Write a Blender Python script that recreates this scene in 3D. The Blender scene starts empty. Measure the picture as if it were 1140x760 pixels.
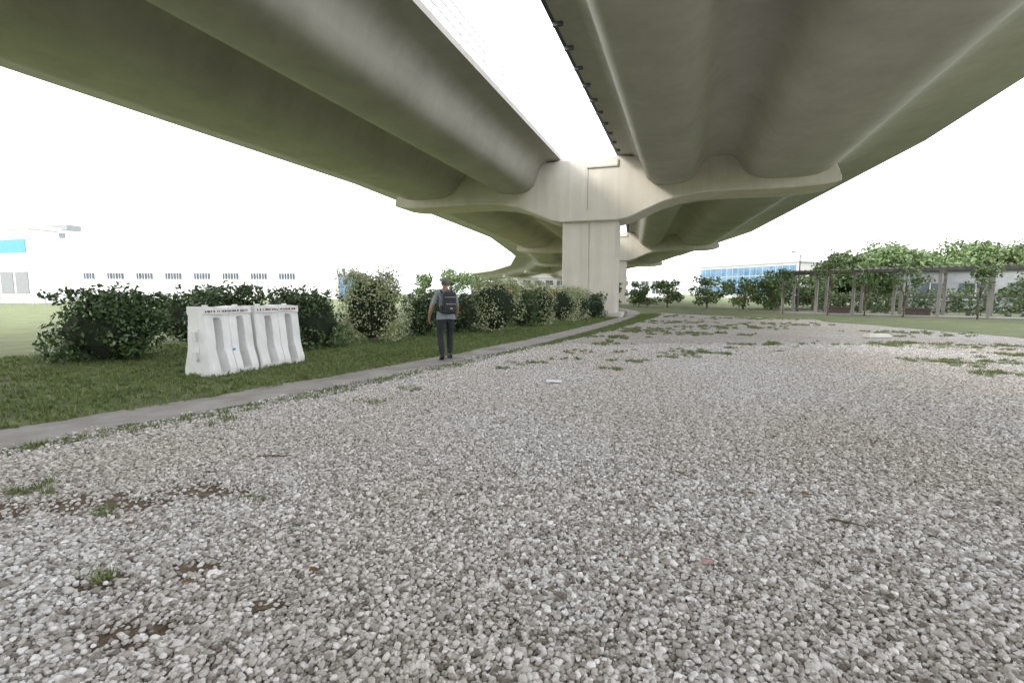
import bpy, math, random
import numpy as np
from mathutils import Vector, Matrix, noise
random.seed(7); rng=np.random.default_rng(7)
scene=bpy.context.scene
scene.view_settings.view_transform='Standard'; scene.view_settings.look='None'; scene.view_settings.exposure=0

# ---------------------------------------------------------------- helpers
def new_obj(name,me,parent=None,mats=()):
    o=bpy.data.objects.new(name,me); scene.collection.objects.link(o)
    for m in mats: me.materials.append(m)
    if parent: o.parent=parent
    return o
def mesh(name,v,f,parent=None,mats=(),smooth=False,angle=None):
    me=bpy.data.meshes.new(name); me.from_pydata([tuple(map(float,p)) for p in v],[],[tuple(map(int,q)) for q in f]); me.update()
    if smooth:
        me.polygons.foreach_set('use_smooth',[True]*len(me.polygons))
        if angle: me.set_sharp_from_angle(angle=math.radians(angle))
    return new_obj(name,me,parent,mats)
def empty(name,loc=(0,0,0),rz=0):
    e=bpy.data.objects.new(name,None); scene.collection.objects.link(e); e.location=loc; e.rotation_euler=(0,0,rz); e.empty_display_size=.3
    return e
def box(V,F,c,s,rz=0):
    n=len(V); ca,sa=math.cos(rz),math.sin(rz)
    for z in(-.5,.5):
        for x,y in((-.5,-.5),(.5,-.5),(.5,.5),(-.5,.5)):
            px,py=x*s[0],y*s[1]
            V.append((c[0]+px*ca-py*sa,c[1]+px*sa+py*ca,c[2]+z*s[2]))
    for q in((0,3,2,1),(4,5,6,7),(0,1,5,4),(1,2,6,5),(2,3,7,6),(3,0,4,7)): F.append(tuple(n+i for i in q))
def tube(V,F,pts,rad,seg=7,cap=True):
    base=len(V); P=[Vector(p) for p in pts]
    for i,p in enumerate(P):
        d=(P[min(i+1,len(P)-1)]-P[max(i-1,0)]).normalized()
        a=d.cross(Vector((0,0,1)) if abs(d.z)<.9 else Vector((1,0,0))).normalized(); b=d.cross(a)
        for k in range(seg):
            t=2*math.pi*k/seg; q=p+(a*math.cos(t)+b*math.sin(t))*rad[i]; V.append(tuple(q))
    for i in range(len(P)-1):
        for k in range(seg):
            k2=(k+1)%seg; F.append((base+i*seg+k,base+i*seg+k2,base+(i+1)*seg+k2,base+(i+1)*seg+k))
    if cap:
        F.append(tuple(base+k for k in range(seg))[::-1]); F.append(tuple(base+(len(P)-1)*seg+k for k in range(seg)))
def catmull(P,n=8):
    out=[]
    for i in range(len(P)-1):
        p0=P[max(i-1,0)];p1=P[i];p2=P[i+1];p3=P[min(i+2,len(P)-1)]
        for k in range(n):
            t=k/n
            out.append(tuple(.5*((2*p1[j])+(-p0[j]+p2[j])*t+(2*p0[j]-5*p1[j]+4*p2[j]-p3[j])*t*t+(-p0[j]+3*p1[j]-3*p2[j]+p3[j])*t**3) for j in range(2)))
    out.append(tuple(P[-1])); return out
# ---------------------------------------------------------------- materials
def basemat(name):
    m=bpy.data.materials.new(name); m.use_nodes=True; nt=m.node_tree
    return m,nt,nt.nodes['Principled BSDF']
def N(nt,t,**k):
    n=nt.nodes.new(t)
    for a,b in k.items(): setattr(n,a,b)
    return n
def ramp(nt,stops):
    r=N(nt,'ShaderNodeValToRGB'); e=r.color_ramp.elements
    while len(e)<len(stops): e.new(.5)
    for i,(p,c) in enumerate(stops): e[i].position=p; e[i].color=(*c,1)
    return r
def noise_mat(name,c1,c2,scale=2,rough=.8,bump=.2,bscale=30,detail=3,stretch=(1,1,1),metal=0):
    m,nt,b=basemat(name); L=nt.links
    tc=N(nt,'ShaderNodeTexCoord'); mp=N(nt,'ShaderNodeMapping'); mp.inputs['Scale'].default_value=stretch
    L.new(tc.outputs['Object'],mp.inputs[0])
    n=N(nt,'ShaderNodeTexNoise'); n.inputs['Scale'].default_value=scale; n.inputs['Detail'].default_value=detail; n.inputs['Roughness'].default_value=.62
    L.new(mp.outputs[0],n.inputs['Vector'])
    r=ramp(nt,[(.3,c1),(.7,c2)]); L.new(n.outputs['Fac'],r.inputs[0]); L.new(r.outputs[0],b.inputs['Base Color'])
    b.inputs['Roughness'].default_value=rough; b.inputs['Metallic'].default_value=metal
    if bump:
        n2=N(nt,'ShaderNodeTexNoise'); n2.inputs['Scale'].default_value=bscale; n2.inputs['Detail'].default_value=3; L.new(tc.outputs['Object'],n2.inputs['Vector'])
        bp=N(nt,'ShaderNodeBump'); bp.inputs['Strength'].default_value=bump; bp.inputs['Distance'].default_value=.02
        L.new(n2.outputs['Fac'],bp.inputs['Height']); L.new(bp.outputs[0],b.inputs['Normal'])
    return m
def leaf_mat(name,dark,mid,light,trans=.25,rough=.45):
    m,nt,b=basemat(name); L=nt.links
    g=N(nt,'ShaderNodeNewGeometry'); tc=N(nt,'ShaderNodeTexCoord')
    n=N(nt,'ShaderNodeTexNoise'); n.inputs['Scale'].default_value=2.2; n.inputs['Detail'].default_value=1; L.new(tc.outputs['Object'],n.inputs['Vector'])
    mx=N(nt,'ShaderNodeMath',operation='MULTIPLY_ADD'); L.new(g.outputs['Random Per Island'],mx.inputs[0]); mx.inputs[1].default_value=.6
    m2=N(nt,'ShaderNodeMath',operation='MULTIPLY'); L.new(n.outputs['Fac'],m2.inputs[0]); m2.inputs[1].default_value=.45; L.new(m2.outputs[0],mx.inputs[2])
    r=ramp(nt,[(.15,dark),(.55,mid),(.9,light)]); L.new(mx.outputs[0],r.inputs[0]); L.new(r.outputs[0],b.inputs['Base Color'])
    b.inputs['Roughness'].default_value=rough
    if trans>0:
        t=N(nt,'ShaderNodeBsdfTranslucent'); L.new(r.outputs[0],t.inputs[0])
        ms=N(nt,'ShaderNodeMixShader'); ms.inputs[0].default_value=trans
        L.new(b.outputs[0],ms.inputs[1]); L.new(t.outputs[0],ms.inputs[2]); L.new(ms.outputs[0],nt.nodes['Material Output'].inputs[0])
    return m
def plain(name,c,rough=.6,metal=0,var=.85): return noise_mat(name,tuple(x*var for x in c),c,scale=3,rough=rough,bump=0,metal=metal,detail=2)

def concrete(name,c1,c2,streak):
    m,nt,b=basemat(name); L=nt.links
    tc=N(nt,'ShaderNodeTexCoord')
    n=N(nt,'ShaderNodeTexNoise'); n.inputs['Scale'].default_value=.4; n.inputs['Detail'].default_value=5; n.inputs['Roughness'].default_value=.68; L.new(tc.outputs['Object'],n.inputs['Vector'])
    r=ramp(nt,[(.3,c1),(.7,c2)]); L.new(n.outputs['Fac'],r.inputs[0])
    mp=N(nt,'ShaderNodeMapping'); mp.inputs['Scale'].default_value=(2.5,2.5,.18); L.new(tc.outputs['Object'],mp.inputs[0])
    n3=N(nt,'ShaderNodeTexNoise'); n3.inputs['Scale'].default_value=1.2; n3.inputs['Detail'].default_value=3; L.new(mp.outputs[0],n3.inputs['Vector'])
    r3=ramp(nt,[(.32,(.78,.77,.74)),(.6,(1,1,1))]); L.new(n3.outputs['Fac'],r3.inputs[0])
    mx=N(nt,'ShaderNodeMix',data_type='RGBA',blend_type='MULTIPLY'); mx.inputs[0].default_value=streak
    L.new(r.outputs[0],mx.inputs[6]); L.new(r3.outputs[0],mx.inputs[7]); L.new(mx.outputs[2],b.inputs['Base Color'])
    b.inputs['Roughness'].default_value=.75
    n2=N(nt,'ShaderNodeTexNoise'); n2.inputs['Scale'].default_value=9; n2.inputs['Detail'].default_value=4; L.new(tc.outputs['Object'],n2.inputs['Vector'])
    bp=N(nt,'ShaderNodeBump'); bp.inputs['Strength'].default_value=.1; bp.inputs['Distance'].default_value=.03
    L.new(n2.outputs['Fac'],bp.inputs['Height']); L.new(bp.outputs[0],b.inputs['Normal'])
    return m
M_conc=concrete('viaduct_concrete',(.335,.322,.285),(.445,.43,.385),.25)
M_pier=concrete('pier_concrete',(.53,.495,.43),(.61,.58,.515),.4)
M_steel=plain('dark_steel',(.05,.055,.055),.5)
M_galv=plain('galvanised_rail',(.32,.33,.33),.5,.2)

def stone_mat(name,cell=None):
    m,nt,b=basemat(name); L=nt.links
    stops=[(0,(.15,.13,.11)),(.10,(.30,.275,.245)),(.32,(.46,.44,.41)),(.6,(.58,.57,.55)),(.82,(.71,.70,.69)),(1,(.87,.865,.86))]
    r=ramp(nt,stops)
    g=N(nt,'ShaderNodeNewGeometry')
    big=N(nt,'ShaderNodeTexNoise'); big.inputs['Scale'].default_value=.35; big.inputs['Detail'].default_value=3; L.new(g.outputs['Position'],big.inputs['Vector'])
    if cell:
        tc=N(nt,'ShaderNodeTexCoord')
        v=N(nt,'ShaderNodeTexVoronoi'); v.inputs['Scale'].default_value=cell; L.new(tc.outputs['Object'],v.inputs['Vector'])
        sep=N(nt,'ShaderNodeSeparateColor'); L.new(v.outputs['Color'],sep.inputs[0]); L.new(sep.outputs[0],r.inputs[0])
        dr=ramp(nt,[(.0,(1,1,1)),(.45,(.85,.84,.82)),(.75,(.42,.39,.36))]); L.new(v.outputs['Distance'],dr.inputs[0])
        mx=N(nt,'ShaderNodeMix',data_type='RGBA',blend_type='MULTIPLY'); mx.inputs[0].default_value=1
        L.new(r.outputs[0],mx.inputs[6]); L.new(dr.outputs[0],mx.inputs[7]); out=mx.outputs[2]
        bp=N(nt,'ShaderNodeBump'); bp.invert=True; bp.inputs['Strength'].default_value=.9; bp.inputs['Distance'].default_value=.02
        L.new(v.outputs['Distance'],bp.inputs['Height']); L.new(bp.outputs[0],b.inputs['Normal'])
    else:
        L.new(g.outputs['Random Per Island'],r.inputs[0]); out=r.outputs[0]
    br=ramp(nt,[(.35,(.89,.845,.79)),(.62,(1,1,1))]); L.new(big.outputs['Fac'],br.inputs[0])
    m3=N(nt,'ShaderNodeMix',data_type='RGBA',blend_type='MULTIPLY'); m3.inputs[0].default_value=.9
    L.new(out,m3.inputs[6]); L.new(br.outputs[0],m3.inputs[7]); L.new(m3.outputs[2],b.inputs['Base Color'])
    b.inputs['Roughness'].default_value=.75
    return m
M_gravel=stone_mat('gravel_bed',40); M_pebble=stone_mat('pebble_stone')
def lawn_mat():
    m,nt,b=basemat('lawn'); L=nt.links; tc=N(nt,'ShaderNodeTexCoord')
    n=N(nt,'ShaderNodeTexNoise'); n.inputs['Scale'].default_value=.9; n.inputs['Detail'].default_value=6; n.inputs['Roughness'].default_value=.7; L.new(tc.outputs['Object'],n.inputs['Vector'])
    r=ramp(nt,[(.28,(.15,.12,.075)),(.42,(.105,.125,.05)),(.6,(.14,.17,.06)),(.78,(.22,.24,.11))]); L.new(n.outputs['Fac'],r.inputs[0]); L.new(r.outputs[0],b.inputs['Base Color']); b.inputs['Roughness'].default_value=.95
    n2=N(nt,'ShaderNodeTexNoise'); n2.inputs['Scale'].default_value=40; n2.inputs['Detail'].default_value=4; L.new(tc.outputs['Object'],n2.inputs['Vector'])
    bp=N(nt,'ShaderNodeBump'); bp.inputs['Strength'].default_value=.6; bp.inputs['Distance'].default_value=.02; L.new(n2.outputs['Fac'],bp.inputs['Height']); L.new(bp.outputs[0],b.inputs['Normal']); return m
M_grass=lawn_mat()
M_path=noise_mat('path_concrete',(.21,.19,.17),(.37,.355,.335),scale=1.6,rough=.9,bump=.3,bscale=50,detail=6)
M_mud=noise_mat('soil',(.05,.035,.022),(.20,.15,.10),scale=14,rough=1,bump=.8,bscale=40,detail=5)
M_blade=leaf_mat('grass_blade',(.06,.09,.02),(.12,.175,.04),(.26,.31,.11),0,.6)
M_weed=leaf_mat('weed_blade',(.08,.105,.03),(.14,.19,.055),(.27,.30,.12),0,.6)
M_hedge=leaf_mat('hedge_leaf',(.020,.045,.015),(.052,.10,.030),(.14,.20,.07),.15,.35)
M_vari=leaf_mat('variegated_leaf',(.10,.15,.045),(.33,.38,.18),(.68,.68,.48),.2,.45)
M_tree=leaf_mat('tree_leaf',(.045,.075,.025),(.105,.165,.05),(.21,.29,.11),.25,.5)
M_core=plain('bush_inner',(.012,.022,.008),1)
M_bark=noise_mat('bark',(.10,.08,.06),(.24,.20,.16),scale=6,rough=.9,bump=.5)

# ---------------------------------------------------------------- world + sun
el=math.radians(27); S=Vector((-.86,-.50,0)).normalized()*math.cos(el)+Vector((0,0,math.sin(el)))
w=bpy.data.worlds.new('World'); scene.world=w; w.use_nodes=True; nt=w.node_tree; bg=nt.nodes['Background']
sky=N(nt,'ShaderNodeTexSky',sky_type='NISHITA'); sky.sun_disc=False; sky.sun_elevation=el; sky.sun_rotation=math.atan2(S.x,S.y)%(2*math.pi); sky.dust_density=4; sky.air_density=1.2
hs=N(nt,'ShaderNodeHueSaturation'); hs.inputs['Saturation'].default_value=.35; hs.inputs['Value'].default_value=2.0; nt.links.new(sky.outputs[0],hs.inputs['Color'])
mx=N(nt,'ShaderNodeMix',data_type='RGBA'); mx.inputs[0].default_value=.8; nt.links.new(hs.outputs[0],mx.inputs[6]); mx.inputs[7].default_value=(23.5,24,25.5,1)
nt.links.new(mx.outputs[2],bg.inputs[0]); bg.inputs[1].default_value=.15
ld=bpy.data.lights.new('sun','SUN'); ld.energy=3.0; ld.angle=math.radians(12); ld.color=(1,.94,.84)
lo=bpy.data.objects.new('sun',ld); scene.collection.objects.link(lo); lo.rotation_euler=(-S).to_track_quat('-Z','Y').to_euler(); lo.location=S*60

# ---------------------------------------------------------------- camera
cd=bpy.data.cameras.new('camera'); cd.lens=17; cd.sensor_width=36; cd.clip_end=3000; cd.clip_start=.05
co=bpy.data.objects.new('camera',cd); scene.collection.objects.link(co); co.location=(0,0,1.4); co.rotation_euler=(math.radians(90-5.63),0,0); scene.camera=co

# ---------------------------------------------------------------- ground
mesh('ground',[(-1500,-1500,0),(1500,-1500,0),(1500,1500,0),(-1500,1500,0)],[(0,1,2,3)],mats=[M_grass])
PC=catmull([(-14,-9),(-8.3,-.5),(-4.92,4.53),(-4.02,5.8),(-2.87,7.62),(-1.5,10.0),(.81,14.5),(3.41,20.4),(6.3,27.5),(8.8,35),(10,44),(9.5,58),(5,80)],8)
def offs(P,d):
    out=[]
    for i,p in enumerate(P):
        a=Vector(P[max(i-1,0)]);b=Vector(P[min(i+1,len(P)-1)]); t=(b-a).normalized()
        dd=d(i,p) if callable(d) else d
        out.append((p[0]+t.y*dd,p[1]-t.x*dd))
    return out
def strip(name,A,B,z,mat):
    V=[(*p,z) for p in A]+[(*p,z) for p in B]; n=len(A)
    return mesh(name,V,[(i,n+i,n+i+1,i+1) for i in range(n-1)],mats=[mat])
def wob(k,a): return lambda i,p: k+a*noise.noise(Vector((p[0]*1.7,p[1]*1.7,k*9)))+a*.4*noise.noise(Vector((p[0]*6,p[1]*6,k*9)))
PCf=catmull(PC,4)
strip('footpath',offs(PCf,wob(-.45,.16)),offs(PCf,wob(.45,.2)),.008,M_path)
GL=[p for p in offs(PCf,lambda i,p: .66+max(0,(p[1]-13))*.05+.35*noise.noise(Vector((p[0]*1.3,p[1]*1.3,5)))) if p[1]<36]
GR=[(16+.9*noise.noise(Vector((0,y*.4,3))),y) for y in np.linspace(-9,26,60)]+[(14.6,28),(13,31),(11.5,34)]
def resample(P,n):
    P=[Vector(p) for p in P]; d=[0]
    for i in range(1,len(P)): d.append(d[-1]+(P[i]-P[i-1]).length)
    out=[]; j=0
    for k in range(n):
        t=d[-1]*k/(n-1)
        while j<len(P)-2 and d[j+1]<t: j+=1
        f=(t-d[j])/max(1e-6,d[j+1]-d[j]); out.append(tuple(P[j].lerp(P[j+1],min(1,f))))
    return out
A=resample(GL,160);B=resample(GR,160)
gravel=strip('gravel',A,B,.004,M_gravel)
GLx=lambda y: np.interp(y,[p[1] for p in GL],[p[0] for p in GL])

MUD=[(-2.75,3.12,.50,.16),(-1.62,2.32,.13,.08),(-1.56,1.86,.17,.10),(-2.02,2.22,.13,.07),(-2.2,3.3,.3,.12),(-3.3,3.0,.3,.15),(-1.1,2.05,.08,.04)]
V=[];F=[]
for (x,y,a,b) in MUD:
    n=len(V)
    for k in range(40):
        t=2*math.pi*k/40; q=1+.7*noise.noise(Vector((math.cos(t)*1.7+x,math.sin(t)*1.7+y,2)))+.25*noise.noise(Vector((math.cos(t)*6+x,math.sin(t)*6+y,2)))
        V.append((x+a*q*math.cos(t),y+b*q*math.sin(t),.007+.0005*(n/40)))
    F.append(tuple(range(n,n+40)))
mesh('soil_patch',V,F,mats=[M_mud])

# ---------------------------------------------------------------- gravel stones: packed tiles of separate stones
import bmesh
def templates(sub,K=8):
    out=[]
    for k in range(K):
        bm=bmesh.new(); bmesh.ops.create_icosphere(bm,subdivisions=sub,radius=1); bm.verts.ensure_lookup_table()
        s=np.array([random.uniform(.9,1.35),random.uniform(.8,1.1),random.uniform(.6,.9)])
        v=np.array([np.array(vv.co)*s*(1+.6*noise.noise(vv.co*1.15+Vector((k*7,0,0)))) for vv in bm.verts]); f=np.array([[q.index for q in ff.verts] for ff in bm.faces]); bm.free(); out.append((v,f))
    return out
T_hi=templates(2); T_lo=templates(1)
def stones_mesh(name,pts,tmpl,seed):
    r=np.random.default_rng(seed); VS=[];FS=[];off=0
    n=len(pts); pick=r.integers(0,len(tmpl),n)
    for k,(tv,tf) in enumerate(tmpl):
        idx=np.where(pick==k)[0]; m=len(idx)
        if m==0: continue
        az=r.uniform(0,6.283,m); tx=r.uniform(-.6,.6,m); ty=r.uniform(-.6,.6,m); sc=.0118*r.lognormal(0,.22,m)
        cx,sx=np.cos(tx),np.sin(tx); cy,sy=np.cos(ty),np.sin(ty); cz,sz=np.cos(az),np.sin(az)
        v=tv[None]*sc[:,None,None]; x,y,z=v[...,0],v[...,1],v[...,2]
        y,z=y*cx[:,None]-z*sx[:,None],y*sx[:,None]+z*cx[:,None]
        x,z=x*cy[:,None]+z*sy[:,None],-x*sy[:,None]+z*cy[:,None]
        x,y=x*cz[:,None]-y*sz[:,None],x*sz[:,None]+y*cz[:,None]
        p=pts[idx]; v=np.stack([x+p[:,0:1],y+p[:,1:2],z+p[:,2:3]],-1).reshape(-1,3)
        f=(tf[None]+(np.arange(m)*len(tv))[:,None,None]).reshape(-1,3)+off
        VS.append(v);FS.append(f);off+=len(v)
    v=np.vstack(VS);f=np.vstack(FS); me=bpy.data.meshes.new(name)
    me.vertices.add(len(v)); me.vertices.foreach_set('co',v.astype(np.float32).ravel())
    me.loops.add(f.size); me.loops.foreach_set('vertex_index',f.astype(np.int32).ravel())
    me.polygons.add(len(f)); me.polygons.foreach_set('loop_start',np.arange(0,f.size,3,dtype=np.int32)); me.polygons.foreach_set('use_smooth',np.ones(len(f),bool))
    me.update(calc_edges=True); me.validate(); me.materials.append(M_pebble); return me
TS=.5; SP=.0195
def tile_points(seed):
    r=np.random.default_rng(seed); ny=int(round(TS/(SP*.866))); nx=int(round(TS/SP))
    j,i=np.meshgrid(np.arange(ny),np.arange(nx),indexing='ij'); x=(i+.5*(j%2)+.25)*TS/nx; y=(j+.5)*TS/ny
    p=np.stack([x.ravel(),y.ravel()],1)+r.normal(0,SP*.28,(nx*ny,2)); z=r.uniform(.004,.014,len(p))
    q=r.uniform(0,TS,(int(len(p)*.12),2)); p=np.vstack([p,q]); z=np.concatenate([z,r.uniform(.016,.024,len(q))])
    return np.column_stack([p-TS/2,z])
NV=9
tp=[tile_points(100+k) for k in range(NV)]
tile_hi=[stones_mesh('stone_tile',tp[k],T_hi,200+k) for k in range(NV)]
tile_lo=[stones_mesh('stone_tile',tp[k],T_lo,200+k) for k in range(NV)]
def density(px,py):
    dd=1.0
    for (mx_,my_,a,b) in MUD:
        r=math.hypot((px-mx_)/a,(py-my_)/b)
        if r<2:
            r+=.5*noise.noise(Vector((px*6,py*6,0)))
            if r<1.25: dd=min(dd,.22+.6*max(0,r-.5))
    e=px-float(GLx(py))
    if e<.3: dd=min(dd,max(0.0,.55+e*1.6+.5*noise.noise(Vector((px*4,py*4,1)))))
    return dd
rt=random.Random(5)
y=.75
while y<13.5:
    x=-8.0+.5*((int(y*2))%2)*.5
    while x<15.2:
        lim=1.1*(y+TS/2)+.8
        if abs(x)<lim and x>float(GLx(y))-.9:
            need=(x-float(GLx(y-.25))<.95) or any(math.hypot((x-m[0])/(m[2]*1.3+.4),(y-m[1])/(m[3]*1.3+.4))<1 for m in MUD)
            k=rt.randrange(NV); rot=rt.randrange(4)
            if need or y>12.4:
                a=rot*math.pi/2; p=tp[k].copy(); X=p[:,0]*round(math.cos(a))-p[:,1]*round(math.sin(a))+x; Y=p[:,0]*round(math.sin(a))+p[:,1]*round(math.cos(a))+y
                u=np.random.default_rng(rt.randrange(10**6)).uniform(0,1,len(X))
                keep=np.array([u[i]<density(X[i],Y[i])*(1 if Y[i]<12.2 else max(0,1-(Y[i]-12.2)/1.3)) for i in range(len(X))])
                if keep.sum()>3:
                    o=bpy.data.objects.new('gravel_stones',stones_mesh('stone_tile',np.column_stack([X,Y,p[:,2]])[keep],T_lo if y>3.2 else T_hi,rt.randrange(10**6))); scene.collection.objects.link(o); o.parent=gravel
            else:
                o=bpy.data.objects.new('gravel_stones',(tile_hi if y<3.6 else tile_lo)[k]); scene.collection.objects.link(o); o.parent=gravel; o.location=(x,y,0); o.rotation_euler=(0,0,rot*math.pi/2)
        x+=TS
    y+=TS

# ---------------------------------------------------------------- grass scatter (geometry nodes)
def scatter(obj,coll,density,smin,smax,tilt=.3,seed=0):
    ng=bpy.data.node_groups.new('scatter_'+obj.name,'GeometryNodeTree')
    ng.interface.new_socket(name='Geometry',in_out='INPUT',socket_type='NodeSocketGeometry')
    ng.interface.new_socket(name='Geometry',in_out='OUTPUT',socket_type='NodeSocketGeometry')
    n=ng.nodes; L=ng.links
    gi=n.new('NodeGroupInput'); go=n.new('NodeGroupOutput')
    d=n.new('GeometryNodeDistributePointsOnFaces'); d.inputs['Density'].default_value=density; d.inputs['Seed'].default_value=seed
    ci=n.new('GeometryNodeCollectionInfo'); ci.inputs['Collection'].default_value=coll; ci.inputs['Separate Children'].default_value=True; ci.inputs['Reset Children'].default_value=True
    ip=n.new('GeometryNodeInstanceOnPoints'); ip.inputs['Pick Instance'].default_value=True
    rr=n.new('FunctionNodeRandomValue'); rr.data_type='FLOAT_VECTOR'; rr.inputs[0].default_value=(-tilt,-tilt,0); rr.inputs[1].default_value=(tilt,tilt,6.283)
    rs=n.new('FunctionNodeRandomValue'); rs.data_type='FLOAT'; rs.inputs[2].default_value=smin; rs.inputs[3].default_value=smax; rs.inputs['Seed'].default_value=5
    rz_=n.new('GeometryNodeRealizeInstances')
    L.new(gi.outputs[0],d.inputs['Mesh']); L.new(d.outputs['Points'],ip.inputs['Points']); L.new(ci.outputs[0],ip.inputs['Instance'])
    L.new(rr.outputs[0],ip.inputs['Rotation']); L.new(rs.outputs[1],ip.inputs['Scale'])
    L.new(ip.outputs[0],rz_.inputs[0]); L.new(rz_.outputs[0],go.inputs[0])
    md=obj.modifiers.new('scatter','NODES'); md.node_group=ng
def proto_coll(name,objs):
    c=bpy.data.collections.new(name)
    for o in objs:
        for cc in list(o.users_collection): cc.objects.unlink(o)
        c.objects.link(o)
    return c
def mk_tufts(mat,hs_=1):
    tufts=[]
    for k in range(5):
        V=[];F=[]
        for b in range(13):
            a=random.uniform(0,6.28); r=random.uniform(0,.035); x,y=r*math.cos(a),r*math.sin(a)
            h=random.uniform(.025,.075)*hs_; ln=random.uniform(.01,.05); w_=.0035; da=random.uniform(0,6.28)
            px,py=math.cos(da),math.sin(da)
            n=len(V)
            V+=[(x-py*w_,y+px*w_,0),(x+py*w_,y-px*w_,0),(x+px*ln*.4+py*w_*.8,y+py*ln*.4-px*w_*.8,h*.6),(x+px*ln*.4-py*w_*.8,y+py*ln*.4+px*w_*.8,h*.6),(x+px*ln,y+py*ln,h)]
            F+=[(n,n+1,n+2,n+3),(n+3,n+2,n+4)]
        tufts.append(mesh('grass_tuft',V,F,mats=[mat]))
    return proto_coll('tufts',tufts)
ct=mk_tufts(M_blade); cw=mk_tufts(M_weed,.85)
L1=[p for p in offs(PCf,-.40) if 1.5<p[1]<30]
A=resample(L1,60); B=[(p[0]-8,p[1]+2.5) for p in A]
V=[(*p,.002) for p in A]+[(*p,.002) for p in B]; n=60
lawn=mesh('grass',V,[(i,i+1,n+i+1,n+i) for i in range(n-1)],mats=[M_blade]); scatter(lawn,ct,140,.6,1.25,.3,seed=1)
E1=[p for p in offs(PCf,.44) if 1<p[1]<34]; E2=[p for p in offs(PCf,lambda i,p: .80+max(0,(p[1]-13))*.05+.25*noise.noise(Vector((p[0]*2,p[1]*2,8)))) if 1<p[1]<34]
verge=mesh('grass_verge',[(*p,.006) for p in resample(E1,80)]+[(*p,.006) for p in resample(E2,80)],[(i,80+i,81+i,i+1) for i in range(79)],mats=[M_blade]); scatter(verge,ct,220,.4,.95,.3,seed=2)
WP=[(-2.5,2.95,.16,.08),(-1.82,3.14,.14,.05),(-3.35,3.3,.25,.12),(-1.74,6.15,.28,.1),(-1.48,6.85,.22,.1),(4.5,11.5,1.3,.6),(3.6,10.6,.5,.3),(1.98,8.8,.3,.2),(2.4,9.9,.4,.2),(9.5,9.7,1.2,.5),(8.6,8.3,.7,.3),
 (13.5,27,2.5,1.5),(-.17,8.8,.2,.15),(10.5,13.4,1.4,.6),(.3,9.6,.35,.2),(12.5,12.5,1.5,.7),(11.5,10.8,.8,.4),(6.5,17,1.2,.8),(9,20,2,1),(5.2,19,1,.8),(7.5,24,1.5,1.2),(12,22,1.8,1),(2.6,13.5,.6,.5),(1.6,11.5,.4,.3),(3.4,15.5,.8,.6),(-2.0,2.25,.1,.06),(9.3,31,1.5,2),(4.6,17.5,.8,.8),(14,17,1.5,1),(-3.2,5.2,.2,.2),(7.0,13.2,.9,.4),(1.2,10.2,.3,.2)]
V=[];F=[]
for (x,y,a,b) in WP:
    for q in range(max(2,int(30*a))):
        cx,cy=x+random.gauss(0,a*.6),y+random.gauss(0,b*.6); r=random.uniform(.04,.17)*min(1,.35+a); n=len(V)
        for k in range(9):
            t=6.283*k/9; V.append((cx+r*math.cos(t)*random.uniform(.6,1.2),cy+r*math.sin(t)*random.uniform(.6,1.2),.006))
        F.append(tuple(range(n,n+9)))
weeds=mesh('weeds',V,F,mats=[M_weed]); scatter(weeds,cw,280,.6,1.45,.5,seed=4)

# ---------------------------------------------------------------- leaf clouds
def leaves(name,P,Nn,size,parent,mat,asp=.5,jit=.9):
    P=np.asarray(P);Nn=np.asarray(Nn);n=len(P)
    nn=Nn+rng.normal(0,jit,(n,3)); nn/=np.linalg.norm(nn,axis=1)[:,None]+1e-9
    t=np.cross(nn,rng.normal(0,1,(n,3))); t/=np.linalg.norm(t,axis=1)[:,None]+1e-9
    b=np.cross(nn,t); s=size*rng.uniform(.6,1.3,(n,1))
    v=np.stack([P-t*s*.5,P+b*s*asp*.5-nn*s*.08,P+t*s*.5-nn*s*.15,P-b*s*asp*.5-nn*s*.08],1).reshape(-1,3)
    f=np.arange(n*4).reshape(-1,4)
    return mesh(name,v.tolist(),f.tolist(),parent,[mat])
def blob(name,c,r,parent,mat,sub=3,amp=.25,freq=2.):
    bm=bmesh.new(); bmesh.ops.create_icosphere(bm,subdivisions=sub,radius=1)
    for v in bm.verts:
        q=1+amp*noise.noise(v.co*freq+Vector(c)); v.co=Vector((c[0]+v.co.x*r[0]*q,c[1]+v.co.y*r[1]*q,max(.01,c[2]+v.co.z*r[2]*q)))
    me=bpy.data.meshes.new(name); bm.to_mesh(me); bm.free(); return new_obj(name,me,parent,[mat])
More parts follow.
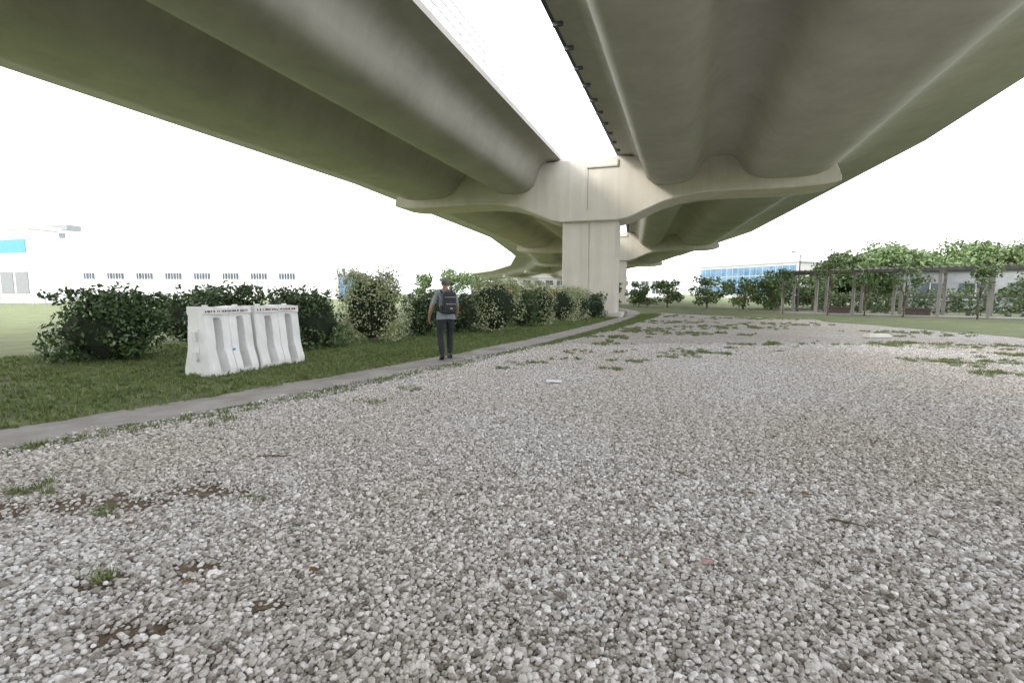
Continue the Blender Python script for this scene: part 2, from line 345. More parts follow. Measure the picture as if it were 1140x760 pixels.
def bush(name,x,y,rx,ry,h,mat,n,size):
    e=empty(name,(x,y,0)); lobes=[]
    for k in range(26):
        u=random.uniform(-1,1); v=random.uniform(-1,1); zc=random.choice([.22,.45,.72,.78])*h*random.uniform(.9,1.06)
        if zc>.6*h: u*=.72; v*=.7
        r=random.uniform(.24,.38)
        cx,cy=u*rx*.72,v*ry*.66
        lobes.append(((cx,cy,zc),(rx*r*1.05,ry*r*1.25,min(h*random.uniform(.2,.27),zc))))
    P=[];Q=[]
    tot=sum(l[1][0]*l[1][2] for l in lobes)
    for c,r in lobes:
        m=int(n*r[0]*r[2]/tot); d=rng.normal(0,1,(m,3)); d/=np.linalg.norm(d,axis=1)[:,None]
        k=np.array([1+.3*noise.noise(Vector(dd)*2.5+Vector((x+c[0]*9,y,0))) for dd in d])*rng.uniform(.8,1.12,m)
        p=np.array(c)+d*np.array(r)*k[:,None]; p[:,2]=np.maximum(p[:,2],.03)
        P.append(p);Q.append(d+np.array([0,0,.5]))
    for k in range(26):
        u,v=random.uniform(-.75,.75)*rx,random.uniform(-.7,.7)*ry; z0=h*random.uniform(.78,.94); L_=random.uniform(.05,.15)
        m=12; t=rng.uniform(0,1,(m,1)); P.append(np.array([u,v,z0])+t*np.array([random.uniform(-.06,.06),random.uniform(-.06,.06),L_])+rng.normal(0,.025,(m,3))); Q.append(rng.normal(0,1,(m,3))+np.array([0,0,.6]))
    leaves('foliage',np.vstack(P),np.vstack(Q),size,e,mat)
    blob('inner_core',(0,0,h*.44),(rx*.62,ry*.62,h*.38),e,M_core)  # one near-black lumpy solid filling the bush behind the leaves
    V=[];F=[]
    for k in range(5):
        a=random.uniform(0,6.28); tube(V,F,[(math.cos(a)*.1,math.sin(a)*.1,-.02),(math.cos(a)*rx*.4,math.sin(a)*ry*.4,h*.5)],[.02,.01],5)
    mesh('stems',V,F,e,[M_bark])
    return e
bush('hedge_bush',-8.45,10.1,1.25,.95,1.50,M_hedge,8200,.105)
bush('hedge_bush',-7.15,12.1,1.25,.9,1.62,M_hedge,6400,.105)
bush('hedge_bush',-5.25,12.3,1.12,.9,1.50,M_hedge,6800,.10)
bush('variegated_bush',-4.12,14.3,1.12,.95,2.12,M_vari,9500,.085)
bush('hedge_bush',-2.95,16.2,.95,.9,1.42,M_hedge,3800,.10)
bush('hedge_bush',-1.85,17.4,.95,.9,1.45,M_hedge,3800,.10)
bush('variegated_bush',-.6,17.9,1.2,.95,2.0,M_vari,6800,.085)
bush('hedge_bush',.45,20.6,.9,.9,1.6,M_hedge,3000,.10)
bush('variegated_bush',1.2,21.9,1.2,.95,1.95,M_vari,5000,.09)
bush('variegated_bush',2.5,24.6,1.2,1.0,1.8,M_vari,4200,.09)
bush('variegated_bush',3.6,26.8,1.1,.9,1.65,M_vari,3300,.09)
bush('hedge_bush',4.8,28.2,.85,.8,1.4,M_hedge,2200,.10)
bush('hedge_bush',-9.8,14.4,1.1,.8,1.45,M_hedge,2000,.12)

def tree(name,x,y,H,R,n,size,mat=None,trunk=.09,low=.4,clumps=12,lean=0):
    e=empty(name,(x,y,0)); V=[];F=[]
    top=(lean,random.uniform(-.2,.2),H*.72)
    tube(V,F,[(0,0,-.05),(lean*.3+random.uniform(-.05,.05),0,H*.3),(lean*.6,.05,H*.5),top],[trunk,trunk*.8,trunk*.6,trunk*.3],8)
    P=[];Q=[]
    for k in range(clumps):
        a=6.283*k/clumps+random.uniform(-.5,.5); q=random.uniform(.25,.85)*R
        zc=random.uniform(low+.1,.92)*H
        if zc>.75*H: q*=.6
        c=(math.cos(a)*q+lean*zc/H,math.sin(a)*q,zc)
        zs=H*random.uniform(low*.6,.6); zs=min(zs,zc)
        tube(V,F,[(lean*zs/H,0,zs),((c[0]+lean*zs/H)/2,c[1]/2,(zs+zc)/2+.05*H*.3),c],[trunk*.4,trunk*.25,trunk*.1],5)
        r=R*random.uniform(.26,.45); m=n//clumps
        d=rng.normal(0,1,(m,3)); d/=np.linalg.norm(d,axis=1)[:,None]
        p=np.array(c)+d*np.array([r,r,r*.65])*(rng.uniform(.15,1,(m,1))**.5)*1.05
        P.append(p);Q.append(d*.6+np.array([0,0,.7]))
    mesh('trunk_and_limbs',V,F,e,[M_bark],smooth=True)
    leaves('foliage',np.vstack(P),np.vstack(Q),size,e,mat or M_tree,.6)
    return e
for (x,y,H,R,n) in [(20.4,31.3,4.4,1.3,700),(23.6,29.2,3.4,1.2,650),(25.4,26.4,3.0,1.1,600),(25.2,23.4,2.6,1.1,800),(22.2,30.5,3.0,1.0,550),(26.8,25.0,3.0,1.0,550),(18.9,33.8,3.2,1.1,600)]:
    tree('sapling',x,y,H,R,n,.17,trunk=.045,low=.42,clumps=13,lean=random.uniform(-.3,.3))
for (x,y,H,R) in [(40,50,6.0,4.2),(47,48,6.4,4.4),(53,46,6.6,4.8),(35,52,5.4,3.6),(60,47,7.0,5),(44,58,7.2,4.8),(52,56,7.6,4.8),(38,44,4.9,3),(45,41,5.0,3.2),(33,47,4.4,2.8),(50,38,5.2,3.2),(57,52,7.4,4.8),(41,53,6.4,4)]:
    tree('broadleaf_tree',x,y,H,R,4600,.42,trunk=.2,low=.12,clumps=26)
for (x,y,H,R) in [(21,44,3.2,2.0),(24,45,3.4,2.2),(27,46,3.3,2.1),(18.5,46,3.0,1.8),(30,47,3.6,2.2),(16,50,2.8,1.7),(13.6,52,2.6,1.6),(11,55,2.6,1.8),(22.5,42,2.6,1.7),(26,42,2.8,1.8)]:
    tree('shade_tree',x,y,H,R,1700,.26,trunk=.09,low=.08,clumps=16)
for (x,y,H,R) in [(-12,95,5,3.5),(-18,100,5.5,3.5),(-9,110,6,4),(-15,120,8,4.5),(0,125,5,4),(-4,100,4,3)]:
    tree('broadleaf_tree',x,y,H,R,1500,.5,trunk=.2,low=.12,clumps=14)
def shrub_row(name,pts,r,h,n,size):
    P=[];Q=[]
    for (x,y) in pts:
        d=rng.normal(0,1,(n,3)); d/=np.linalg.norm(d,axis=1)[:,None]
        k=np.array([1+.4*noise.noise(Vector(dd)*2+Vector((x,y,0))) for dd in d])
        hh=h*random.uniform(.75,1.2); p=np.array([x,y,hh*.5])+d*np.array([r,r,hh*.52])*k[:,None]*rng.uniform(.6,1,(n,1)); p[:,2]=np.maximum(p[:,2],.03); P.append(p);Q.append(d+np.array([0,0,.4]))
    leaves(name,np.vstack(P),np.vstack(Q),size,None,M_tree,.6)
shrub_row('shrub_row',[(23.9+k*1.05,36.6-k*1.17) for k in range(16)],1.15,1.7,650,.2)

# ---------------------------------------------------------------- viaduct
via=empty('viaduct',(0,0,0))
hd=[26,19.6,14,6.5,-2,-11,-20]
Ls=36
P1=Vector((4.98,30.7)); piers=[None]*8
dirv=lambda a: Vector((math.sin(math.radians(a)),math.cos(math.radians(a))))
piers[2]=P1; piers[1]=P1-dirv(hd[1])*Ls; piers[0]=piers[1]-dirv(hd[0])*Ls
for i in range(2,7): piers[i+1]=piers[i]+dirv(hd[i])*Ls
ph=[26]+[(hd[i-1]+hd[i])/2 for i in range(1,7)]+[-24]
prof=[(1.72,9.42),(2.5,9.36),(2.85,9.15),(3.05,8.75),(3.2,8.3),(3.35,7.95),(3.65,7.68),(4.1,7.56),(4.6,7.53),(5.1,7.56),(5.55,7.68),(5.9,7.95),(6.12,8.35),(6.4,8.75),(6.85,8.93),(7.3,8.96),(7.75,8.9),(8.1,8.6),(8.35,8.15),(8.7,7.8),(9.2,7.6),(9.8,7.53),(11.3,7.53),(11.9,7.6),(12.4,7.8),(12.8,8.1),(13.2,8.5),(13.8,8.75),(14.8,8.95),(17.0,9.22),
 (17.0,10.6),(16.78,10.6),(16.78,9.66),(1.72,9.66)]
for side in (-1,1):
    V=[];F=[]; m=len(prof)
    rings=[]
    for p,h in zip(piers,ph):
        lat=Vector((math.cos(math.radians(h)),-math.sin(math.radians(h))))
        rings.append([(p.x+lat.x*side*r,p.y+lat.y*side*r,z) for r,z in prof])
    allr=[]
    for i in range(len(rings)-1):
        for k in range(4):
            t=k/4; allr.append([tuple(a[j]*(1-t)+b[j]*t for j in range(3)) for a,b in zip(rings[i],rings[i+1])])
    allr.append(rings[-1])
    for r in allr: V+=r
    for i in range(len(allr)-1):
        for k in range(m):
            k2=(k+1)%m; q=(i*m+k,i*m+k2,(i+1)*m+k2,(i+1)*m+k); F.append(q if side>0 else q[::-1])
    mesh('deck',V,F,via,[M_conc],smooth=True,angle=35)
capb=[(1.7,5.7),(2.3,5.82),(3.2,6.2),(4.2,6.62),(5.2,6.88),(6.4,7.02),(8,7.06),(9.6,7.02),(11,7.02),(12.2,7.08),(13.0,7.22)]
capt=[(13.0,7.48),(12.7,8.2),(11.8,9.2),(2.2,9.3),(1.68,9.37)]
half=capb+capt
pf=[(-r,z) for r,z in half[::-1]]+half
for i,p in enumerate(piers):
    h=ph[i]; e=empty('pier',(p.x,p.y,0),-math.radians(h)); e.parent=via; 
    V=[];F=[]; T=1.35; m=len(pf)
    for t,ins in((-T,0.06),(-T+.06,0),(T-.06,0),(T,.06)):
        for r,z in pf: V.append((r*(1-ins/13),t,z+(ins if z<7.9 else -ins)))
    for a in range(3):
        for k in range(m):
            k2=(k+1)%m; F.append((a*m+k,a*m+k2,(a+1)*m+k2,(a+1)*m+k))
    for a in(0,3):
        b_=a*m; f=tuple(b_+k for k in range(m)); F.append(f[::-1] if a==0 else f)
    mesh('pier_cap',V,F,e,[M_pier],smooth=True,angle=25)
    V=[];F=[]
    w_,d_=1.66,1.1; c=.12; g=.05
    ring=[(-w_+c,-d_),(-g,-d_),(-g*.6,-d_+.06),(g*.6,-d_+.06),(g,-d_),(w_-c,-d_),(w_,-d_+c),(w_,d_-c),(w_-c,d_),(g,d_),(g*.6,d_-.06),(-g*.6,d_-.06),(-g,d_),(-w_+c,d_),(-w_,d_-c),(-w_,-d_+c)]
    for z in(-.3,5.78): V+=[(x,y,z) for x,y in ring]
    m=len(ring); F+=[(k,(k+1)%m,m+(k+1)%m,m+k) for k in range(m)]
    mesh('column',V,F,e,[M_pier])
    V=[];F=[]
    box(V,F,(.75,-1.40,8.8),(1.8,.08,.08)); box(V,F,(1.62,-1.40,8.95),(.08,.08,.4)); box(V,F,(-.1,-1.37,7.6),(.04,.03,2.4))
    mesh('drain_pipe',V,F,e,[M_conc])
    V=[];F=[]; box(V,F,(0,0,.12),(4.0,2.9,.3)); mesh('footing',V,F,e,[M_pier])
V=[];F=[];V2=[];F2=[]
for i in range(0,7):
    a,b=piers[i],piers[i+1]; d=(b-a); L_=d.length; d=d/L_; lat=Vector((d.y,-d.x)); rz=-math.atan2(d.x,d.y)
    mid=(a+b)/2
    for zz in(10.75,10.4,10.05):
        q=mid+lat*-1.78; box(V,F,(q.x,q.y,zz),(.03,L_,.03),rz)
    for k in range(int(L_/2)):
        q=a+d*(k*2+1)+lat*-1.78; box(V,F,(q.x,q.y,10.2),(.035,.035,1.1),rz)
    q=mid+lat*1.64; box(V2,F2,(q.x,q.y,9.56),(.14,L_-.2,.18),rz)
    for k in range(int(L_/1.5)):
        q=a+d*(k*1.5+.7)+lat*1.78; box(V2,F2,(q.x,q.y,9.36),(.3,.10,.12),rz)
mesh('railing',V,F,via,[M_galv]); mesh('cable_tray',V2,F2,via,[M_steel])

# ---------------------------------------------------------------- plastic barriers
M_plas=noise_mat('white_plastic',(.60,.60,.58),(.80,.80,.79),scale=2.5,rough=.5,bump=.05,bscale=12,stretch=(1,1,.5),detail=5)
M_txt=plain('printed_text',(.16,.06,.04),.7); M_blue=plain('blue_sticker',(.05,.25,.6),.5)
def barrier(x,y,rz,Lb,seed,broken=False):
    e=empty('water_filled_barrier',(x,y,0),rz)
    H=1.17; nz=40; ny=72; V=[];F=[]
    def hw(z):
        t=z/H
        if t<.10: return .33
        if t<.36: return .33-(t-.10)/.26*.09
        if t<.88: return .24-(t-.36)/.52*.06
        return .205
    slots=[.27*Lb,.73*Lb]
    def groove(yy,z):
        g=0
        for s in slots:
            wd=.085 - .02*z; f=max(0,min(1,(wd-abs(yy-s))/.018))
            top=max(0,min(1,(.98-z)/.04)); bot=max(0,min(1,(z-.04)/.03)); g=max(g,f*top*bot)
        mid=max(0,min(1,(.012-abs(yy-Lb/2))/.008)); g=max(g,.12*mid)
        return g
    for side in(-1,1):
        b0=len(V)
        for i in range(nz+1):
            z=H*i/nz
            for j in range(ny+1):
                yy=Lb*j/ny; wv=hw(z); g=groove(yy,z); wv=wv*(1-g)+.03*g
                endt=min(yy,Lb-yy); wv-=.03*max(0,1-endt/.03)
                zz=z
                if i==0: zz=.0+(.10*max(0,noise.noise(Vector((yy*9,seed,0)))) if broken and side>0 else 0)
                zz+= .012*math.sin(yy*9+seed)*(z/H)
                V.append((side*wv+.008*noise.noise(Vector((yy*5,z*5,seed))),yy,zz))
        for i in range(nz):
            for j in range(ny):
                a=b0+i*(ny+1)+j; q=(a,a+1,a+ny+2,a+ny+1); F.append(q if side<0 else q[::-1])
    n1=(nz+1)*(ny+1)
    for j in range(ny):
        a=nz*(ny+1)+j; F.append((a,a+1,n1+a+1,n1+a)); F.append((j+1,j,n1+j,n1+j+1))
    for i in range(nz):
        a=i*(ny+1); F.append((a,a+ny+1,n1+a+ny+1,n1+a)); a+=ny; F.append((a+ny+1,a,n1+a,n1+a+ny+1))
    mesh('moulded_body',V,F,e,[M_plas],smooth=True,angle=40)
    V=[];F=[]
    for yy in(.2*Lb,.8*Lb): tube(V,F,[(0,yy,H-.01),(0,yy,H+.035)],[.05,.045],14)
    for z in(.25,.6): tube(V,F,[(0,-.035,z),(0,-.035,z+.16)],[.035,.035],10)
    mesh('caps_and_lugs',V,F,e,[M_plas])
    V=[];F=[]
    yy=.05
    while yy<Lb-.08:
        wl=random.uniform(.012,.03); box(V,F,(.207,yy,1.10+random.uniform(-.002,.002)),(.006,wl,random.uniform(.025,.04))); yy+=wl+random.choice([.012,.012,.035])
    mesh('lettering',V,F,e,[M_txt])
    if not broken:
        V=[];F=[]; box(V,F,(.262,.52*Lb,.42),(.012,.04,.035)); mesh('sticker',V,F,e,[M_blue])
    V=[];F=[]; box(V,F,(0,-.004,.55),(.14,.012,.5)); mesh('end_panel',V,F,e,[M_plas])
    return e
r0=-math.atan2(.338,.941)
barrier(-5.36,8.16,r0,.98,1)
barrier(-5.0,9.17,r0-.10,1.0,2,True)

# ---------------------------------------------------------------- man
M_skin=plain('skin',(.28,.16,.10),.55); M_shirt=noise_mat('grey_shirt',(.15,.175,.19),(.24,.27,.285),scale=9,rough=.9,bump=.4,bscale=14)
M_trou=noise_mat('dark_trousers',(.012,.013,.016),(.025,.027,.033),scale=8,rough=.9,bump=.4,bscale=14)
M_shoe=plain('shoes',(.02,.02,.022),.5); M_hair=noise_mat('grey_hair',(.06,.055,.05),(.20,.19,.18),scale=40,rough=.8,bump=.5,bscale=90)
M_pack=noise_mat('backpack_fabric',(.012,.013,.015),(.035,.037,.042),scale=12,rough=.8,bump=.3); M_trim=plain('light_trim',(.4,.4,.4),.6)
def skin(name,verts,edges,rads,sub=2,root=0):
    me=bpy.data.meshes.new(name); me.from_pydata(verts,edges,[]); o=bpy.data.objects.new(name,me); scene.collection.objects.link(o)
    o.modifiers.new('s','SKIN'); 
    sv=me.skin_vertices[0].data
    for i,r in enumerate(rads): sv[i].radius=r if isinstance(r,tuple) else (r,r); sv[i].use_root=(i==root)
    o.modifiers.new('u','SUBSURF').levels=sub
    dg=bpy.context.evaluated_depsgraph_get(); dg.update(); m2=bpy.data.meshes.new_from_object(o.evaluated_get(dg))
    bpy.data.objects.remove(o); m2.polygons.foreach_set('use_smooth',[True]*len(m2.polygons)); return m2
mods=[(o,m) for o in scene.objects for m in o.modifiers if m.type=='NODES']
for o,m in mods: m.show_viewport=False
man=empty('walking_man',(-1.40,10.25,.0),math.radians(20))
J=dict(pel=(0,0,.95),wai=(0,.0,1.08),che=(0,.02,1.28),sho=(0,.015,1.41),nec=(0,.03,1.49),jaw=(0,.05,1.555),hea=(0,.045,1.635),top=(0,.035,1.70),
 sl=(-.165,.01,1.405),ul=(-.235,-.01,1.30),el=(-.31,-.05,1.13),fl=(-.335,.0,1.0),wl=(-.345,.055,.885),pl=(-.35,.075,.83),
 sr=(.165,.01,1.405),ur=(.215,.03,1.30),er=(.26,.06,1.13),fr=(.275,.15,1.02),wr=(.275,.23,.94),pr=(.275,.265,.90),
 hl=(-.095,0,.90),tl=(-.11,.02,.72),kl=(-.12,.05,.50),cl=(-.12,-.05,.34),al=(-.12,-.17,.12),
 hr=(.095,0,.90),tr=(.11,.09,.72),kr=(.12,.20,.50),cr=(.12,.20,.34),ar=(.12,.20,.10))
R=dict(pel=(.15,.115),wai=(.145,.11),che=(.165,.12),sho=(.12,.09),nec=.056,jaw=(.068,.075),hea=(.078,.096),top=(.055,.07),
 sl=.07,ul=.062,el=.046,fl=.041,wl=.029,pl=(.042,.022),sr=.07,ur=.062,er=.046,fr=.041,wr=.029,pr=(.042,.022),
 hl=.105,tl=.098,kl=.072,cl=.072,al=.06,hr=.105,tr=.098,kr=.072,cr=.072,ar=.06)
K=list(J); ix={k:i for i,k in enumerate(K)}
E=[('pel','wai'),('wai','che'),('che','sho'),('sho','nec'),('nec','jaw'),('jaw','hea'),('hea','top'),('sho','sl'),('sl','ul'),('ul','el'),('el','fl'),('fl','wl'),('wl','pl'),('sho','sr'),('sr','ur'),('ur','er'),('er','fr'),('fr','wr'),('wr','pr'),
 ('pel','hl'),('hl','tl'),('tl','kl'),('kl','cl'),('cl','al'),('pel','hr'),('hr','tr'),('tr','kr'),('kr','cr'),('cr','ar')]
bm_=skin('body',[J[k] for k in K],[(ix[a],ix[b]) for a,b in E],[R[k] for k in K])
for m_ in(M_skin,M_shirt,M_trou,M_hair): bm_.materials.append(m_)
for p in bm_.polygons:
    c=p.center; arm=abs(c.x)>.205
    if c.z>1.50:
        hairy=(c.z>1.575 and c.y<.075) or c.z>1.68
        p.material_index=3 if hairy else 0
    elif c.z>1.475: p.material_index=0
    elif arm and c.z<1.17: p.material_index=0
    elif c.z>.95 or (arm): p.material_index=1
    else: p.material_index=2
new_obj('body',bm_,man)
V=[];F=[]
for z,q in((.87,1.06),(.95,1.0),(1.03,.98)):
    for k in range(20):
        t=6.283*k/20; V.append((.20*q*math.cos(t),.15*q*math.sin(t)+.003,z+.008*math.sin(3*t)))
for i in range(2):
    for k in range(20): F.append((i*20+k,i*20+(k+1)%20,(i+1)*20+(k+1)%20,(i+1)*20+k))
mesh('shirt_hem',V,F,man,[M_shirt],smooth=True)
def shoe(x,ya,za,pitch):
    V=[];F=[]; secs=[(-.10,.028,.07),(-.06,.042,.09),(0,.046,.085),(.08,.050,.06),(.14,.048,.048),(.185,.03,.035)]
    for (yy,hw_,ht) in secs:
        for k in range(12):
            t=6.283*k/12; px=hw_*math.cos(t); pz=ht*.5+ht*.5*math.sin(t)
            if math.sin(t)<-.5: pz=0
            cy,sy=math.cos(pitch),math.sin(pitch); Y=yy+.02; 
            y0=.12; Yr=y0+(Y-y0)*cy+pz*sy; Zr=-(Y-y0)*sy+pz*cy
            V.append((x+px,ya+Yr,max(.0,Zr)))
    for i in range(5):
        for k in range(12): F.append((i*12+k,i*12+(k+1)%12,(i+1)*12+(k+1)%12,(i+1)*12+k))
    F.append(tuple(range(12))); F.append(tuple(60+k for k in range(12))[::-1]); 
    for i in range(len(V)): V[i]=(V[i][0],V[i][1],V[i][2]+za)
    mesh('shoe',V,F,man,[M_shoe],smooth=True)
shoe(-.12,-.19,.008,.42); shoe(.12,.17,.008,0)
def fingers(c,d,side,curl):
    c=Vector(c); d=Vector(d).normalized()
    wid=d.cross(Vector((1,0,0))).normalized(); inn=Vector((-side,0,0))
    for k,(o,l) in enumerate([(.027,.070),(.009,.078),(-.009,.072),(-.026,.056)]):
        a=c+wid*o; b=a+d*l*.5+inn*.008*curl; e2=a+d*l*.85+inn*.03*curl; f_=a+d*l+inn*.045*curl
        me=skin('finger',[tuple(a-d*.02),tuple(a+d*.012),tuple(b),tuple(e2),tuple(f_)],[(0,1),(1,2),(2,3),(3,4)],[.009,.009,.0085,.0075,.006],1)
        new_obj('finger',me,man,[M_skin])
    a=c+wid*.03-d*.025; me=skin('thumb',[tuple(a),tuple(a+wid*.025+d*.02+inn*.01),tuple(a+wid*.03+d*.05+inn*.02)],[(0,1),(1,2)],[.012,.010,.008],1); new_obj('thumb',me,man,[M_skin])
fingers(J['pl'],(-.02,.25,-.95),-1,1.0); fingers(J['pr'],(0,.65,-.7),1,1.2)
def ell(V,F,c,r,n=10,m=8):
    b=len(V)
    for i in range(m+1):
        ph_=math.pi*i/m
        for k in range(n):
            t=6.283*k/n; V.append((c[0]+r[0]*math.sin(ph_)*math.cos(t),c[1]+r[1]*math.sin(ph_)*math.sin(t),c[2]+r[2]*math.cos(ph_)))
    for i in range(m):
        for k in range(n): F.append((b+i*n+k,b+(i+1)*n+k,b+(i+1)*n+(k+1)%n,b+i*n+(k+1)%n))
V=[];F=[]; ell(V,F,(-.080,.04,1.615),(.010,.020,.031)); ell(V,F,(.080,.04,1.615),(.010,.020,.031)); ell(V,F,(0,.145,1.605),(.014,.018,.024)); ell(V,F,(0,.128,1.57),(.024,.010,.007))
mesh('ears_nose_mouth',V,F,man,[M_skin],smooth=True)
V=[];F=[]; ell(V,F,(-.032,.128,1.630),(.013,.010,.008)); ell(V,F,(.032,.128,1.630),(.013,.010,.008)); mesh('eyes',V,F,man,[M_shoe],smooth=True)
V=[];F=[]; ell(V,F,(0,.015,1.655),(.086,.098,.085),16,12); mesh('hair',V,F,man,[M_hair],smooth=True)
def rbox(name,c,s,mat,par,bev=.04,seg=4):
    bm=bmesh.new(); bmesh.ops.create_cube(bm,size=1)
    for v in bm.verts:
        k=1-.12*(v.co.z>0)
        v.co=Vector((v.co.x*s[0]*k,v.co.y*s[1]*(1-.2*(v.co.z>0)),v.co.z*s[2]))
    bmesh.ops.bevel(bm,geom=bm.edges[:],offset=bev,segments=seg,affect='EDGES',profile=.6)
    for v in bm.verts: v.co+=Vector(c)+Vector((.006*noise.noise(v.co*15),.01*noise.noise(v.co*12),0))
    me=bpy.data.meshes.new(name); bm.to_mesh(me); bm.free(); me.polygons.foreach_set('use_smooth',[True]*len(me.polygons)); return new_obj(name,me,par,[mat])
bp=empty('backpack'); bp.parent=man
rbox('main_bag',(.03,-.20,1.21),(.30,.19,.46),M_pack,bp,.06); rbox('front_pocket',(.03,-.315,1.13),(.23,.08,.24),M_pack,bp,.03)
rbox('side_pocket',(-.135,-.19,1.08),(.05,.12,.16),M_pack,bp,.02)
V=[];F=[]
for sx in(-1,1): tube(V,F,[(sx*.10,-.14,1.42),(sx*.115,-.06,1.475),(sx*.125,.05,1.46),(sx*.135,.13,1.36),(sx*.15,.12,1.2),(sx*.16,.0,1.08),(sx*.14,-.12,1.02)],[.02]*7,6)
tube(V,F,[(-.03,-.17,1.44),(0,-.19,1.475),(.03,-.17,1.44)],[.008]*3,6)
mesh('straps',V,F,bp,[M_pack],smooth=True)
V=[];F=[]; box(V,F,(.03,-.359,1.19),(.2,.006,.010)); box(V,F,(.03,-.297,1.33),(.22,.01,.010)); box(V,F,(.04,-.36,1.10),(.05,.006,.025)); mesh('zips',V,F,bp,[M_trim])
for o,m in mods: m.show_viewport=True

# ---------------------------------------------------------------- covered walkway on the right
M_frame=noise_mat('walkway_steel',(.09,.085,.075),(.16,.15,.135),scale=3,rough=.7,bump=0); M_panel=plain('timber_panel',(.13,.10,.08),.8); M_light=plain('pale_fascia',(.50,.49,.46),.7); M_slab=plain('slab_concrete',(.28,.27,.25),.8); M_post=plain('pale_post',(.30,.285,.255),.7)
wk=empty('covered_walkway',(0,0,0)); V=[];F=[];V2=[];F2=[];V3=[];F3=[];V4=[];F4=[]
a=Vector((19.3,34.6)); b=Vector((33.5,19.0)); d=(b-a); L_=d.length; d/=L_; nrm=Vector((d.y,-d.x))*-1; rz=math.atan2(d.y,d.x)
if nrm.dot(Vector((1,1)))<0: nrm=-nrm
for k in range(int(L_/2.1)+1):
    for o in(0,2.2):
        q=a+d*k*2.1+nrm*o; box(V4,F4,(q.x,q.y,1.38),(.16,.16,2.76),rz)
    q=a+d*k*2.1+nrm*1.1; box(V,F,(q.x,q.y,2.70),(.10,2.7,.14),rz)
for o in(-.15,2.35):
    q=(a+b)/2+nrm*o; box(V,F,(q.x,q.y,2.84),(L_+.6,.12,.16),rz)
k=0
while k*.35<L_:
    q=a+d*k*.35+nrm*1.1; box(V,F,(q.x,q.y,2.97),(.07,2.9,.09),rz); k+=1
q=(a+b)/2+nrm*1.1; box(V3,F3,(q.x,q.y,.04),(L_+.5,2.8,.08),rz)
for zz in(.3,1.2): q=(a+b)/2+nrm*2.28; box(V,F,(q.x,q.y,zz),(L_,.05,.06),rz)
k=0
while k*.3<L_:
    q=a+d*k*.3+nrm*2.28; box(V,F,(q.x,q.y,.75),(.025,.025,.95),rz); k+=1
for k in(1,3,6,8): q=a+d*(k*2.1+1.0)+nrm*1.5; box(V2,F2,(q.x,q.y,.47),(1.5,.45,.06),rz); box(V2,F2,(q.x,q.y,.26),(1.2,.3,.35),rz)
mesh('frame',V,F,wk,[M_frame]); mesh('posts',V4,F4,wk,[M_post]); mesh('benches',V2,F2,wk,[M_panel]); mesh('floor_slab',V3,F3,wk,[M_slab])
for (x,y) in[(21.5,36.5),(30.5,27.5)]:
    e=empty('lamp_post',(x,y,0)); V=[];F=[]; tube(V,F,[(0,0,0),(0,0,.4),(0,0,4.3)],[.08,.055,.04],8); tube(V,F,[(0,0,4.25),(-.35,-.25,4.42),(-.7,-.5,4.45)],[.035,.03,.03],6); mesh('pole',V,F,e,[M_frame],smooth=True)
    V=[];F=[]; box(V,F,(-.85,-.62,4.45),(.5,.18,.08),math.radians(36)); mesh('lamp_head',V,F,e,[M_light])

# ---------------------------------------------------------------- buildings
M_white=plain('white_render',(.86,.86,.85),.8,var=.97); M_glass=noise_mat('blue_glass',(.05,.12,.20),(.14,.25,.36),scale=.3,rough=.1,bump=0); M_win=plain('window_glass',(.10,.12,.14),.15)
M_cyan=plain('blue_cladding',(.06,.30,.38),.5); M_grey=plain('grey_cladding',(.30,.31,.32),.7); M_dk=plain('dark_roof',(.09,.09,.095),.7); M_mid=plain('mid_grey_wall',(.24,.25,.26),.7)
def building(name,a,b,depth,H,mat,win,mwin,mull=True,roof=.5,rmat=None):
    a=Vector(a);b=Vector(b);d=b-a;L_=d.length;d/=L_;n=Vector((d.y,-d.x))
    if n.dot(-a)<0: n=-n
    rz=math.atan2(d.y,d.x); e=empty(name,(0,0,0)); V=[];F=[]
    c=(a+b)/2-n*depth/2; box(V,F,(c.x,c.y,H/2),(L_,depth,H),rz); mesh('walls',V,F,e,[mat])
    V=[];F=[]; box(V,F,(c.x,c.y,H+roof/2+.003),(L_+.5,depth+.5,roof),rz); mesh('roof',V,F,e,[rmat or M_grey])
    V=[];F=[];V2=[];F2=[]
    for (u0,u1,z0,z1) in win:
        q=a+d*(u0+u1)/2+n*.02; box(V,F,(q.x,q.y,(z0+z1)/2),(u1-u0,.12,z1-z0),rz)
        q=q+n*.09; box(V2,F2,(q.x,q.y,z0-.05),(u1-u0+.2,.2,.1),rz); 
        if mull: box(V2,F2,(q.x,q.y,(z0+z1)/2),(.08,.08,z1-z0),rz)
    mesh('windows',V,F,e,[mwin]); mesh('sills_and_mullions',V2,F2,e,[M_light if mat is not M_white else M_white]); return e,a,d,n,rz
win=[]
u=5
while u<60:
    for k in range(3): win.append((u+k*1.35,u+k*1.35+1.15,5.0,6.5))
    u+=6.9
building('white_factory_building',(-112,120),(-44,124),25,7.6,M_white,win,M_win,rmat=M_white,roof=.4)
building('glazed_annex_building',(-43.6,122),(-39,122),12,6.0,M_grey,[(.3,4.2,.6,5.6)],M_glass)
e,a_,d_,n_,rz_=building('blue_clad_building',(-94,77),(-68.6,70),3.5,10.6,M_white,[(1,25.2,7.2,9.2)],M_cyan,rmat=M_white,mull=False)
V=[];F=[]
for k in range(8):
    q=a_+d_*(1.8+k*3.15)+n_*.03; box(V,F,(q.x,q.y,3.0),(2.6,.14,3.2),rz_)
mesh('ground_floor_bays',V,F,e,[M_mid])
building('plant_room_building',(-103,110),(-98.5,109),2.5,15.4,M_white,[(.6,3.9,13.6,14.8)],M_win,roof=1.2)
gw=[]
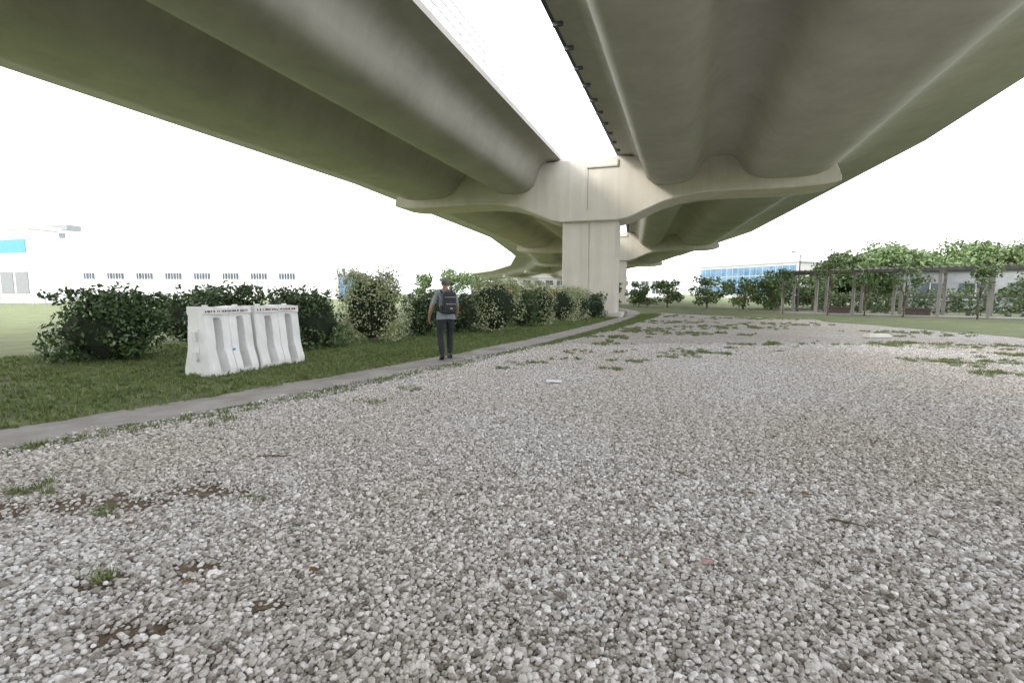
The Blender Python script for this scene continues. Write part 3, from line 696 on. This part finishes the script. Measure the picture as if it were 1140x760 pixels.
for f in range(3):
    for k in range(16): gw.append((.6+k*2.3,.6+k*2.3+2.1,1.2+f*3.1,1.2+f*3.1+2.8))
building('glass_office_building',(70,182),(87,148),30,10.8,M_light,gw,M_glass,mull=False)
building('low_grey_building',(31,39),(42,31),7,3.1,M_grey,[(1+k*2.6,2.8+k*2.6,1.0,2.2) for k in range(5)],M_win,roof=.35,rmat=M_dk)
win=[(2+k*4,4.6+k*4,1.4+f*3,3+f*3) for k in range(14) for f in range(2)]
building('low_warehouse_building',(2,170),(62,180),20,7.0,M_white,win,M_win,rmat=M_white)
M_or=plain('orange_hoarding',(.75,.28,.04),.6)
V=[];F=[]
for k in range(10): box(V,F,(-1+k*1.3,60,.95),(1.26,.06,1.9)); box(V,F,(-1.63+k*1.3,60.1,.95),(.08,.08,2.0))
mesh('hoarding_fence',V,F,mats=[M_or])
V=[];F=[]
for k in range(60):
    box(V,F,(-92+k*1.2,52,.55),(.06,.06,1.1))
for zz in(.4,.95): box(V,F,(-56.6,52,zz),(71,.04,.05))
mesh('boundary_fence',V,F,mats=[M_galv])

# ---------------------------------------------------------------- debris
def twig(x,y,l,a):
    V=[];F=[]; p=[(x+math.cos(a)*l*(t-.5)+random.uniform(-.01,.01),y+math.sin(a)*l*(t-.5)+random.uniform(-.01,.01),.028+.004*math.sin(t*5)) for t in(0,.25,.5,.75,1)]
    tube(V,F,p,[.004,.006,.006,.005,.003],6); tube(V,F,[p[2],(p[2][0]+.05,p[2][1]+.04,.03)],[.004,.002],5); mesh('twig',V,F,mats=[M_mud])
twig(-2.03,4.0,.30,.1); twig(2.02,2.8,.18,-.5); twig(-1.0,5.6,.2,2.2); twig(3.4,4.4,.2,.7); twig(-.1,5.1,.14,1.2); twig(-.35,3.2,.1,.4); twig(1.3,3.6,.12,-1)
def sheetlet(name,x,y,l,w_,mat,z=.03):
    V=[];F=[];n=6
    for i in range(n+1):
        for j in range(n+1): V.append((x+l*(i/n-.5)*(1-.3*abs(j/n-.5)),y+w_*(j/n-.5),z+.02*abs(noise.noise(Vector((i*.6,j*.6,x))))+.004))
    for i in range(n):
        for j in range(n): a=i*(n+1)+j; F.append((a,a+n+1,a+n+2,a+1))
    mesh(name,V,F,mats=[mat],smooth=True)
sheetlet('paper_litter',.66,7.5,.26,.2,M_white); sheetlet('fallen_leaf',1.0,2.36,.06,.04,plain('pink_leaf',(.55,.36,.34)),.028)
M_dry=plain('dry_leaf',(.22,.14,.07),.8)
for k in range(26):
    x=random.uniform(-3.5,4); y=random.uniform(1.8,7)
    if x>float(GLx(y)): sheetlet('fallen_leaf',x,y,random.uniform(.03,.06),random.uniform(.02,.035),M_dry,.026)
rbox('sandbag',(11.6,15.3,.08),(.75,.35,.14),M_light,None,.05)
for (x,y,s) in[(-1.48,2.27,.035),(-2.3,2.0,.03)]:
    blob('stone',(x,y,.02),(s,s*.8,s*.6),None,M_pebble,2,.6)
print('done',len(scene.objects))
